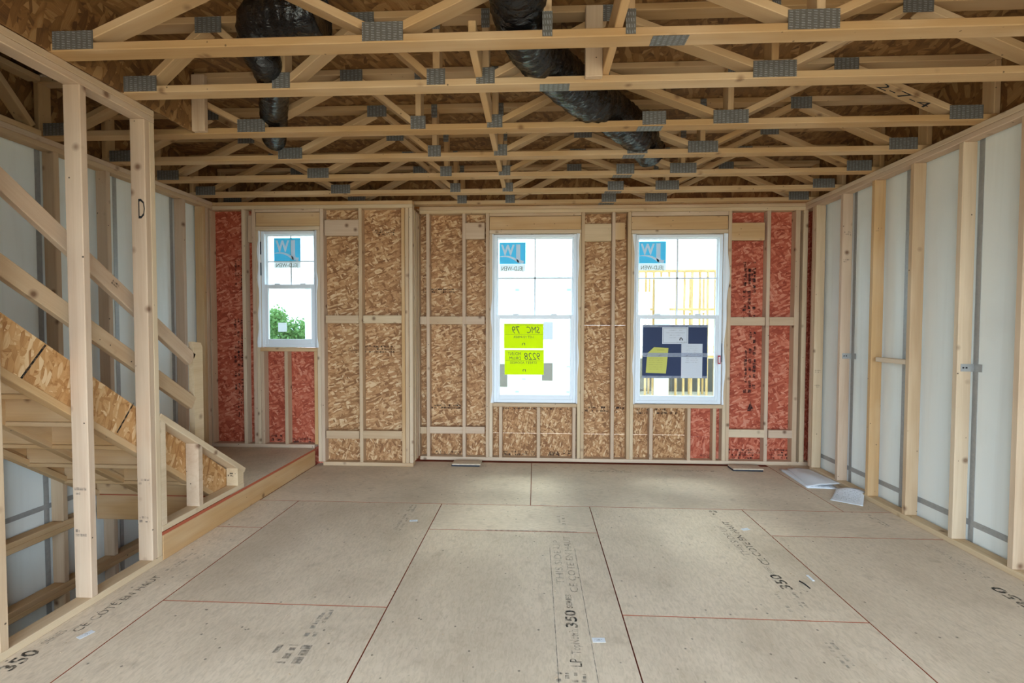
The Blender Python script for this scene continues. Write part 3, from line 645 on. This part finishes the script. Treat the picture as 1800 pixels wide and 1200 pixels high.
pts = [(a.x, a.z+H*.02), (a.x+Wd*.9, a.z), (b.x, a.z+H*.97), (a.x+Wd*.36, b.z), (a.x+Wd*.06, a.z+H*.76)]
o = prism('yellow_form', pts, 1, YG-.0030, YG-.0026, 'ypaper'); tag(o, 'pale yellow form with a folded corner on the navy board', 'paper')
def sub(o, n): attach(n, o)
for k in range(7): sub(o, stamp('printed_line', (a.x+Wd*.14, YG-.0034, a.z+H*(.15+.085*k)), (1, 0, 0), (0, 0, 1), Wd*.6, .008, 'inkfaint', None, 1, .9))
sub(o, stamp('printed_line', (a.x+Wd*.5, YG-.0034, a.z+H*.88), (1, 0, 0), (0, 0, 1), Wd*.32, .01, 'ink', None, 1, 1))
r, a, b, Wd, H = card('white_form', 1197, 604, 1235, 664, 'thin', 'tall white printed form at the lower right of the navy board', 'paper', YG-.0022)
scrib(r, a.x+Wd*.1, b.x-Wd*.1, a.z+H*.45, a.z+H*.92, 9, YG-.0034, 'inkfaint')

# ------------------------------------------------------------------ partition and guard wall by the stairs
wp = root('wall_partition', kind='structure')
bx('bottom_plate', XP0, XP1, -.6, 2.80, 0, .038, 'pale', wp)
bx('top_plate', XP0, XP1, -.6, 2.80, ZT, ZT+.0375, 'stud', wp); bx('top_plate', XP0, XP1, -.6, 2.80, ZT+.038, ZC-.0005, 'stud', wp)
for k, y in enumerate((-.5, -.1, .30, .70, 1.11, 1.51, 1.90, 2.325)): bx('stud', XP0, XP1, y, y+.038, .038, ZT, 'stud', wp)
bx('stud', XP0, XP1, 2.722, 2.760, .038, ZT, 'stud', wp); bx('stud', XP0+.002, XP1, 2.7605, 2.7985, .038, ZT, 'pale', wp)
for (y, z) in ((2.324, .58), (2.324, .36), (2.721, .50), (2.721, .27)): stamp('grade_stamp', (XP0+.012, y, z), (1, 0, 0), (0, 0, 1), .066, .045, 'inkgrey', wp, 2)
text('marker_letter', 'D', (XP0+.046, 2.7212, 2.09), (1, 0, 0), (0, 0, 1), .115, 'marker', wp, .04)
wg = root('wall_guard', kind='structure')
bx('bottom_plate', XP0, XP1, 2.80, 3.63, .181, .219, 'pale', wg)
capz = lambda y: .914-.70*(y-2.815)
board('cap_plate', ((XP0+XP1)/2, 2.80, capz(2.80)-.022), ((XP0+XP1)/2, 3.645, capz(3.645)-.022), .089, .038, 'pale', wg, (1, 0, 0))
def gstud(y, t=.038, m='stud'):
    prism('stud', [(y, .219), (y+t, .219), (y+t, capz(y+t)-.046), (y, capz(y)-.046)], 0, XP0, XP1, m, wg)
gstud(2.801, m='pale'); gstud(3.125); gstud(3.548, .072, 'pale')
stamp('grade_stamp', (XP0+.012, 3.547, .29), (1, 0, 0), (0, 0, 1), .066, .035, 'ink', wg, 2)

# ------------------------------------------------------------------ landing
ld = root('stair_landing', 'low plywood landing one step up, in front of the left window', 'landing', loc=(0, 0, 0))
bx('rim_board', XP1-.038, XP1, 2.802, 4.846, .0, .158, 'tan', ld)
bx('joist', XL, XP1-.039, 3.462, 3.50, -.03, .158, 'tan', ld); bx('joist', XL, XP1-.039, 4.0, 4.038, -.03, .158, 'tan', ld)
bx('joist', XL, XP1-.039, 4.80, 4.838, -.03, .158, 'tan', ld); bx('ledger', XL, XL+.038, 3.502, 3.999, -.03, .158, 'tan', ld)
bx('deck_panel', XL+.001, XP1-.001, 3.462, YBL-.002, .1785, .18, 'sub', ld, 0); bx('deck_panel_edge', XL+.001, XP1, 3.461, YBL-.002, .159, .178, 'subedge', ld, 0)
bx('deck_panel_edge', XP0, XP1, 2.80, 3.46, .159, .1785, 'subedge', ld, 0)

# ------------------------------------------------------------------ staircase
st = root('staircase', 'unfinished wooden staircase rising towards the camera with OSB stringers', 'staircase')
RI, TR, Y1, ZL = .188, .245, 3.44, .18
zt = lambda y: 1.506-.766*(y-2.032); zbt = lambda y: 1.255-.757*(y-2.025)
YN = .2
def stringer(x0, x1, mat, cap=True):
    s = prism('stringer', [(YN, zt(YN)), (3.46, zt(3.46)), (3.60, zt(3.60)), (3.60, .181), (3.462, .181), (3.44, zbt(3.44)), (YN, zbt(YN))] if x1 > -2.5 else
              [(YN, zbt(YN)+.20), (3.43, zbt(3.43)+.20), (3.44, .18), (3.44, zbt(3.44)), (YN, zbt(YN))], 0, x0, x1, mat, st)
    xs_ = max((x0+x1)/2-.014, -3.334)
    if cap: board('stringer_strip', (xs_, YN, zbt(YN)-.01), (xs_, 3.43, zbt(3.43)-.01), .062, .034, 'tan', st, (1, 0, 0))
    return s
stringer(-2.424, -2.394, 'osbstair'); stringer(-2.92, -2.88, 'tan'); stringer(-3.36, -3.325, 'tan')
nst = 13
for k in range(nst):
    yk = Y1-TR*k; z0, z1 = ZL+RI*k, ZL+RI*(k+1)
    bx('riser', -3.324, -2.426, yk-.019, yk, z0+(.002 if k else .0), z1-.026, 'tan', st); bx('tread', -3.324, -2.426, yk-TR-.02, yk+.025, z1-.025, z1, 'tan', st)
for (ua, va, ub, vb) in ((80, 606, 37, 665), (235, 708, 206, 760)):
    p, q = onX(ua, va, -2.3935), onX(ub, vb, -2.3935); board('marker_line', p, q, .010, .0006, 'ink', st, (0, .77, .64) if False else (0, (q-p).z, -(q-p).y), 0)
for zz in (.30, .38): pass
# temporary guard rails on the stair side of the posts
hr = root('temporary_handrail', 'rough two-rail timber handrail with a short post at the stair foot', 'handrail')
XH = -2.449
for (ya, za, yb_, zb_) in ((.9, 2.125+.757*1.167, 3.268, 1.216), (.9, 1.735+.684*1.156, 3.268, .906)):
    board('rail', (XH, ya, za), (XH, yb_, zb_), .089, .038, 'stud', hr, (0, .6, .8))
prism('post', [(3.27, .37), (3.362, .37), (3.362, 1.30), (3.345, 1.335), (3.27, 1.345)], 0, XH-.019, XH+.019, 'pale', hr)
stamp('grade_stamp', (XH+.0195, 2.62, 1.70), (0, 1, -.74), (0, .74, 1), .05, .03, 'ink', hr, 2, 1); stamp('grade_stamp', (XH+.0195, 2.42, 1.87), (0, 1, -.74), (0, .74, 1), .06, .02, 'ink', hr, 2, 1)

# ------------------------------------------------------------------ floor trusses overhead
def truss(name, label, Yf, joints_b, joints_t, verts, x0, x1, splices=(), ep=0.0):
    t = root(name, label, 'truss', 'floor trusses overhead', loc=(0, Yf, ZC)); T = Matrix.Translation((0, -Yf, -ZC))
    def P(o): o.parent = t; o.matrix_parent_inverse = T; return o
    Yb = Yf+.089; yc = Yf+.0445; zb_, zt_ = ZC+.038, ZD-.038
    P(bx('bottom_chord', x0, x1, Yf, Yb, ZC, zb_, 'truss')); P(bx('top_chord', x0, x1, Yf, Yb, zt_, ZD-.0008, 'truss'))
    def web(xa, za, xb, zb2): return P(board('web', (xa, yc, za), (xb, yc, zb2), .086, .038, 'truss', None, (0, 1, 0)))
    seq = sorted([(x, 'b') for x in joints_b] + [(x, 't') for x in joints_t])
    for (xa, ka), (xb, kb) in zip(seq, seq[1:]):
        if ka == kb: continue
        g_ = .03; sgn = 1 if xb > xa else -1
        web(xa+g_, (zb_+.012) if ka == 'b' else (zt_-.012), xb-g_, (zb_+.012) if kb == 'b' else (zt_-.012))
    for x in verts: P(bx('web', x-.019, x+.019, Yf+.0015, Yb-.0015, zb_, zt_, 'truss'))
    for x in (x0+.02, x1-.02): P(bx('web', x-.019, x+.019, Yf+.0015, Yb-.0015, zb_, zt_, 'truss'))
    def pl(x, w_, top=False, h=.085): P(bx('nail_plate', x-w_/2, x+w_/2, Yf-.0022, Yf-.0004, (ZD-h-.006) if top else ZC+.002+ep, (ZD-.006) if top else ZC+.002+ep+h, 'plate', None, 0))
    for i, x in enumerate(joints_b):
        wd = .19
        if x in (joints_b[0], joints_b[-1]): wd = .2
        elif x in verts and x < 0.5: wd = .10
        elif x > .9: wd = .22
        pl(x, wd)
    for x in joints_t: pl(x, .15, True)
    for x in verts:
        pl(x, .045, True, .1)
        if min(abs(x-q) for q in joints_b) > .1: pl(x, .045, False, .11)
    for x in splices:
        (pl(x, .15) if x0 < -3 else None); P(bx('nail_plate', x-.10, x+.06, Yf+.006, Yf+.083, ZC-.002, ZC-.0004, 'plate', None, 0))
    return t
B = [-3.27, -1.905, -.775, -.268, 1.243, 2.68]; T_ = [-2.55, -1.22, .40, 1.95]; Vv = [-.775, -.268, 1.243]
XE0, XE1 = -3.44, 2.885
truss('floor_truss', 'nearest ceiling truss, bottom chord running across the very top of the picture', 2.178, [-2.18, -.70, 1.21, 2.68], [-1.38, .05, .42, 1.98], [.05, .42, 1.243], -2.37, XE1, (.62,), .004)
truss('floor_truss', 'second ceiling truss from the front, ending over the last stair partition post', 2.578, [-2.20, -1.393, -.538, -.271, 1.24, 2.68], [-1.80, -.95, .40, 1.95], [-.538, -.271, 1.243, -1.393], -2.37, XE1, (.12,), .004)
trs = []
for lab, Y in (('third ceiling truss from the front, first to reach over the stairwell', 3.14), ('fourth ceiling truss from the front, third from the window wall', 3.648), ('fifth ceiling truss from the front, second from the window wall truss', 4.122), ('sixth ceiling truss from the front, just ahead of the window wall', 4.606)):
    trs.append(truss('floor_truss', lab, Y, B, T_, Vv, XE0, XE1, (.76,), .004))
truss('floor_truss', 'last ceiling truss, resting above the window wall plates', 5.028, B, T_, Vv, XE0, XE1, (.76,), .004)
t3 = trs[0]
o = text('handwriting', '2-7-4', (2.13, 3.15, 3.02), (1, 0, -.45), (0, 1, 0), .06, 'marker', None, .34)
ex = Vector((2.68-1.95-.06, 0, (ZC+.05)-(ZD-.05))).normalized(); nn = Vector((0, 1, 0)).cross(ex); nn = nn if nn.z < 0 else -nn
mid = Vector((1.98, 0, ZD-.05))+ex*.22; base = Vector((mid.x, 3.205, mid.z))+nn*.0205
o.matrix_basis = frame(base, ex, Vector((0, -1, 0))); attach(o, t3)
sb = bx('strongback_board', -.325, -.287, 2.30, 4.70, ZC+.0395, ZC+.165, 'tan'); tag(sb, 'long strongback board running front to back through the middle trusses', 'board')
sb = bx('strongback_board', .348, .386, 1.0, 2.70, ZC+.0395, ZC+.165, 'tan'); tag(sb, 'short strongback board ending at the second truss right of the big duct', 'board')
o = bx('brace_board', .257, .347, 2.537, 2.5755, ZC+.012, ZD-.03, 'stud'); tag(o, 'upright brace board nailed to the face of the second truss', 'board')
o = bx('brace_board', -2.425, -2.372, 2.58, 2.668, ZC+.002, ZD-.04, 'stud'); tag(o, 'pale upright block against the left end of the second truss', 'board')
o = bx('brace_board', -2.289, -2.20, 3.098, 3.136, ZC+.004, ZD-.03, 'stud'); tag(o, 'pinkish upright board nailed to the third truss beside the stair opening', 'board')
# lengthwise truss over the left wall beside the stair opening
lt = root('wall_truss', 'lengthwise truss with steep diagonal webs above the left stairwell wall', 'truss')
bx('top_chord', XL-.089, XL, -.1, 3.13, ZD-.038, ZD-.001, 'truss', lt); bx('bottom_chord', XL-.089, XL, -.1, 3.13, ZC, ZC+.038, 'truss', lt)
for k in range(5):
    ya = 3.08-k*.52; board('web', (XL-.044, ya, ZC+.05), (XL-.044, ya-.26, ZD-.05), .089, .038, 'truss', lt, (1, 0, 0)); board('web', (XL-.044, ya-.30, ZD-.05), (XL-.044, ya-.52, ZC+.05), .089, .038, 'truss', lt, (1, 0, 0))

# ------------------------------------------------------------------ flexible ducts
def pth(*a): return [tuple(onY(u, v, Y)) for u, v, Y in a]
d = tube('flexible_duct', [(x, y, min(z, 3.03)) for x, y, z in pth((566, 6, 2.38), (510, 20, 2.385), (462, 38, 2.42), (453, 84, 2.50), (470, 118, 2.58))] + [(onY(481, 160, y).x, y, 2.885) for y in (2.80, 3.10, 3.40, 3.60)], [.115, .118, .112, .092, .083, .084, .084, .084, .08], 'duct')
tag(d, 'black plastic-wrapped flexible duct bending back through the left trusses', 'duct')
d = tube('flexible_duct', [(-.07, 1.75, 3.0), (-.08, 2.02, 2.99), (-.075, 2.28, 2.925), (-.02, 2.50, 2.90), (.12, 2.76, 2.90), (.31, 3.05, 2.90), (.56, 3.36, 2.90), (.80, 3.70, 2.89), (.93, 3.98, 2.885)], [.125, .13, .13, .12, .125, .13, .13, .125, .12], 'duct')
tag(d, 'thick black plastic-wrapped flexible duct running diagonally across the middle trusses', 'duct')

# ------------------------------------------------------------------ things on the floor
def sheetmesh(name, c00, c10, c11, c01, zf, mat, n=14, m=10, thick=.0006):
    vs, fs = [], []
    c00, c10, c11, c01 = (Vector((*c, 0)) for c in (c00, c10, c11, c01))
    for j in range(m+1):
        for i in range(n+1):
            s, t = i/n, j/m; p = (c00*(1-s)+c10*s)*(1-t)+(c01*(1-s)+c11*s)*t; vs.append((p.x, p.y, zf(s, t)))
    for j in range(m):
        for i in range(n): k = j*(n+1)+i; fs.append((k, k+1, k+n+2, k+n+1))
    o = raw(name, vs, fs, mat, None, True); md = o.modifiers.new('thickness', 'SOLIDIFY'); md.thickness = thick; md.offset = 0; return o
pr = root('blueprint_set', 'folded stack of white plan sheets lying in the right back corner', 'papers', loc=(2.6, 4.6, 0))
def sp(o): o.parent = pr; o.matrix_parent_inverse = Matrix.Translation((-2.6, -4.6, 0)); return o
sp(sheetmesh('sheet', (2.465, 4.385), (2.735, 4.36), (2.785, 4.95), (2.50, 4.97), lambda s, t: .0035+.003*math.sin(3*s), 'paper'))
sp(sheetmesh('sheet', (2.47, 4.395), (2.725, 4.375), (2.78, 4.94), (2.505, 4.96), lambda s, t: .009+.004*math.sin(4*s+2*t), 'paper'))
sp(sheetmesh('sheet', (2.49, 4.405), (2.775, 4.42), (2.785, 4.95), (2.58, 4.96), lambda s, t: .016+.045*math.sin(math.pi*min(1, s*1.05))**2*(.5+.5*t)*(.6+.4*math.sin(5*t))+.055*max(0, s-.55)*(1-t), 'paper', 20, 16))
for k in range(6): sp(stamp('printed_line', (2.50+.03*k, 4.392+.002*k, .016), (1, -.05, 0), (0, 1, 0), .05, .012, 'ink', None, 1, .5))
sp(stamp('printed_line', (2.58, 4.383, .0155), (1, -.06, 0), (0, 1, 0), .14, .012, 'ink', None, 1, .8))
PC = [tuple(fl(u, v, z)[:2]) for u, v, z in ((1459, 879, 0), (1517, 890, 0), (1520, 863, .045), (1470, 860, .02))]
pp = sheetmesh('loose_sheet', PC[0], PC[1], PC[2], PC[3], lambda s, t: .003+.05*(t**2)*math.sin(math.pi*(.15+.7*s))+.02*s*s*t, 'paper', 14, 12)
tag(pp, 'single printed white sheet lying by the right wall plate', 'paper')
for k in range(9):
    t = .16+.085*k; zz = lambda s: .0048+.05*(t**2)*math.sin(math.pi*(.15+.7*s))+.02*s*s*t
    a_ = Vector(PC[0]).lerp(Vector(PC[3]), t); b_ = Vector(PC[1]).lerp(Vector(PC[2]), t)
    L = b_-a_
    for sg in range(4):
        s0 = .1+.2*sg; s1 = s0+.2; p = a_+L*s0; q = a_+L*s1
        ex_ = Vector((q.x-p.x, q.y-p.y, zz(s1)-zz(s0))); o = stamp('printed_line', (p.x, p.y, zz(s0)+.0012), ex_, Vector((-ex_.y, ex_.x, .25)), ex_.length, .010, 'inkfaint', None, 1, .8); attach(o, pp)
for (c, lab) in (((-.715, 4.965), 'OSB offcut covering a floor vent left of the middle window'), ((2.165, 4.955), 'OSB offcut covering a floor vent below the right window')):
    vr = root('floor_vent_cover', lab, 'vent cover', loc=(c[0], c[1], 0)); vT = Matrix.Translation((-c[0], -c[1], 0))
    for o in (bx('cover_panel', c[0]-.15, c[0]+.15, c[1]-.065, c[1]+.075, .012, .024, 'sub', None, .001), bx('vent_boot', c[0]-.155, c[0]+.14, c[1]-.075, c[1]+.07, .0005, .012, 'dark', None, 0)):
        o.parent = vr; o.matrix_parent_inverse = vT
wv = tube('wire_offcut', [tuple(fl(u, v)+Vector((0, 0, z))) for u, v, z in ((1405, 1022, .004), (1413, 1027, .006), (1424, 1035, .004))], [.0035, .0035, .003], 'marker', None, 6, .01, 0); tag(wv, 'short black wire offcut on the floor near the right strip print', 'wire')
p_ = fl(1424, 1016); cs = bx('plaster_scrap', p_.x-.008, p_.x+.008, p_.y-.035, p_.y+.03, .0005, .005, 'paper', None, .002); tag(cs, 'small white scrap on the floor beside the black wire offcut', 'scrap')
rnd = random.Random(11); vs, fs = [], []
for k in range(420):
    x, y = rnd.uniform(-2.2, 2.75), rnd.uniform(1.5, 5.0); s_ = rnd.uniform(.002, .006); a = rnd.uniform(0, 3.14); l = rnd.uniform(1, 2.6); b0 = len(vs)
    for (dx, dy) in ((-1, -1), (1, -1), (1, 1), (-1, 1)):
        X_, Y_ = dx*s_*l*.5, dy*s_*.5; vs.append((x+X_*math.cos(a)-Y_*math.sin(a), y+X_*math.sin(a)+Y_*math.cos(a), .0012))
    vs.append((x, y, .003)); fs += [(b0, b0+1, b0+4), (b0+1, b0+2, b0+4), (b0+2, b0+3, b0+4), (b0+3, b0, b0+4)]
o = raw('sawdust_crumbs', vs, fs, 'pale'); tag(o, 'fine wood crumbs scattered over the whole subfloor', 'crumbs', kind='stuff')

# ------------------------------------------------------------------ outside: neighbouring house shell, tree
YH = 28.0
def hx(u): return onY(u, 560, YH).x
def hz(v): return onY(980, v, YH).z
nh = root('neighbour_house', 'unfinished wrapped house shell with open wood framing beyond the windows', 'house', loc=(0, YH, -3.05)); nT = Matrix.Translation((0, -YH, 3.05))
def hp(o): o.parent = nh; o.matrix_parent_inverse = nT; return o
xa, xb = hx(536), hx(1118)
zt_h = hz(486)
opens = [(878, 886, 575, 604), (955, 972, 566, 597), (953, 972, 638, 670), (878, 892, 640, 682)]
cols = sorted([(hx(a), hx(b), hz(d), hz(c)) for a, b, c, d in opens])
def wallp(x0, x1, z0, z1, mat='house', y0=YH, t=.15): return hp(bx('wrap_panel', x0, x1, y0, y0+t, z0, z1, mat, None, 0))
wallp(xa, hx(878), -3.05, zt_h); wallp(hx(892), hx(953), -3.05, zt_h); wallp(hx(972), hx(1100), -3.05, zt_h)
wallp(hx(878), hx(892), hz(604), zt_h, y0=YH); wallp(hx(886), hx(892), hz(604), hz(575)); 
wallp(hx(878), hx(892), hz(640), hz(604.0)); wallp(hx(878), hx(892), -3.05, hz(682))
wallp(hx(953), hx(972), hz(566), zt_h); wallp(hx(953), hx(972), hz(638), hz(597)); wallp(hx(953), hx(972), -3.05, hz(670)); wallp(hx(953), hx(955), hz(597), hz(566))
for (x0, x1, z0, z1) in cols: hp(bx('window_opening', x0-.1, x1+.1, YH+1.2, YH+1.3, z0-.1, z1+.1, 'darkroom', None, 0))  # dark panels behind the openings stand in for the shade indoors
rnd = random.Random(5)
for i in range(13):
    for j in range(9):
        x = xa+.6+i*(hx(1100)-xa-1)/12+(j % 2)*.4; z = -2.4+j*.75
        if x > hx(1098) or any(c[0]-.3 < x < c[1]+.3 for c in cols): continue
        hp(bx('wrap_print', x, x+.22, YH-.004, YH-.001, z, z+.10, 'hlogo', None, 0))
# open framing to the right
xr0, xr1 = hx(1112), hx(1420)
for lv, (za, zb_) in enumerate(((-3.05, -.35), (-.05, hz(545)), (hz(545)+.1, zt_h+.3))):
    hp(bx('floor_plate', xr0, xr1, YH+.6, YH+.75, zb_, zb_+.15, 'yellowwood', None, 0))
    n = 22
    for k in range(n+1):
        x = xr0+(xr1-xr0)*k/n; hp(bx('framing_stud', x-.05, x+.05, YH+.6, YH+.74, za, zb_, 'yellowwood', None, 0))
        if k % 2: hp(bx('framing_stud', x-.25, x-.15, YH+4.6, YH+4.74, za, zb_, 'yellowwood', None, 0))
hp(bx('wrap_panel', hx(1154), hx(1180), YH+.4, YH+.5, -3.05, zt_h, 'house', None, 0))
hp(bx('deck_edge', hx(1118), hx(1146), YH+.3, YH+.5, hz(556), hz(549), 'yellowwood', None, 0))
hp(bx('rear_panel', hx(1112), xr1, YH+6, YH+6.1, -3.05, hz(640), 'darkroom', None, 0))
tr = root('tree', 'leafy green tree seen through the left window', 'tree', loc=(*onY(500, 600, 44)[:2], -3.05)); tl = tr.location.copy(); tT = Matrix.Translation(-tl)
tk = tube('trunk', [(tl.x, tl.y, -3.05), (tl.x+.1, tl.y, -1.0), (tl.x, tl.y+.1, 1.0), (tl.x-.1, tl.y, 2.4)], [.22, .18, .13, .06], 'bark', None, 10, .3, .03); tk.parent = tr; tk.matrix_parent_inverse = tT
rnd = random.Random(21); vs, fs = [], []
blobs = [(rnd.uniform(-2.6, 2.6), rnd.uniform(-1.5, 1.5), rnd.uniform(-2.0, 2.6)) for _ in range(26)]
for k in range(9000):
    bxx, byy, bzz = rnd.choice(blobs); rr = rnd.uniform(.3, 1.05); th = rnd.uniform(0, 6.28); ph = math.acos(rnd.uniform(-1, 1))
    if bzz > 1.2 and abs(bxx) > 1.6: continue
    c = Vector((tl.x+bxx+rr*math.sin(ph)*math.cos(th), tl.y+byy+rr*math.sin(ph)*math.sin(th), .1+bzz+rr*math.cos(ph)))
    a = Vector((rnd.uniform(-1, 1), rnd.uniform(-1, 1), rnd.uniform(-1, 1))).normalized(); b = a.orthogonal().normalized(); s_ = rnd.uniform(.05, .11); q = len(vs)
    vs += [c-a*s_*1.5, c+b*s_, c+a*s_*1.5, c-b*s_]; fs.append((q, q+1, q+2, q+3))
lf = raw('foliage', vs, fs, 'leaf', None); lf.parent = tr; lf.matrix_parent_inverse = tT; lf['kind'] = 'stuff'
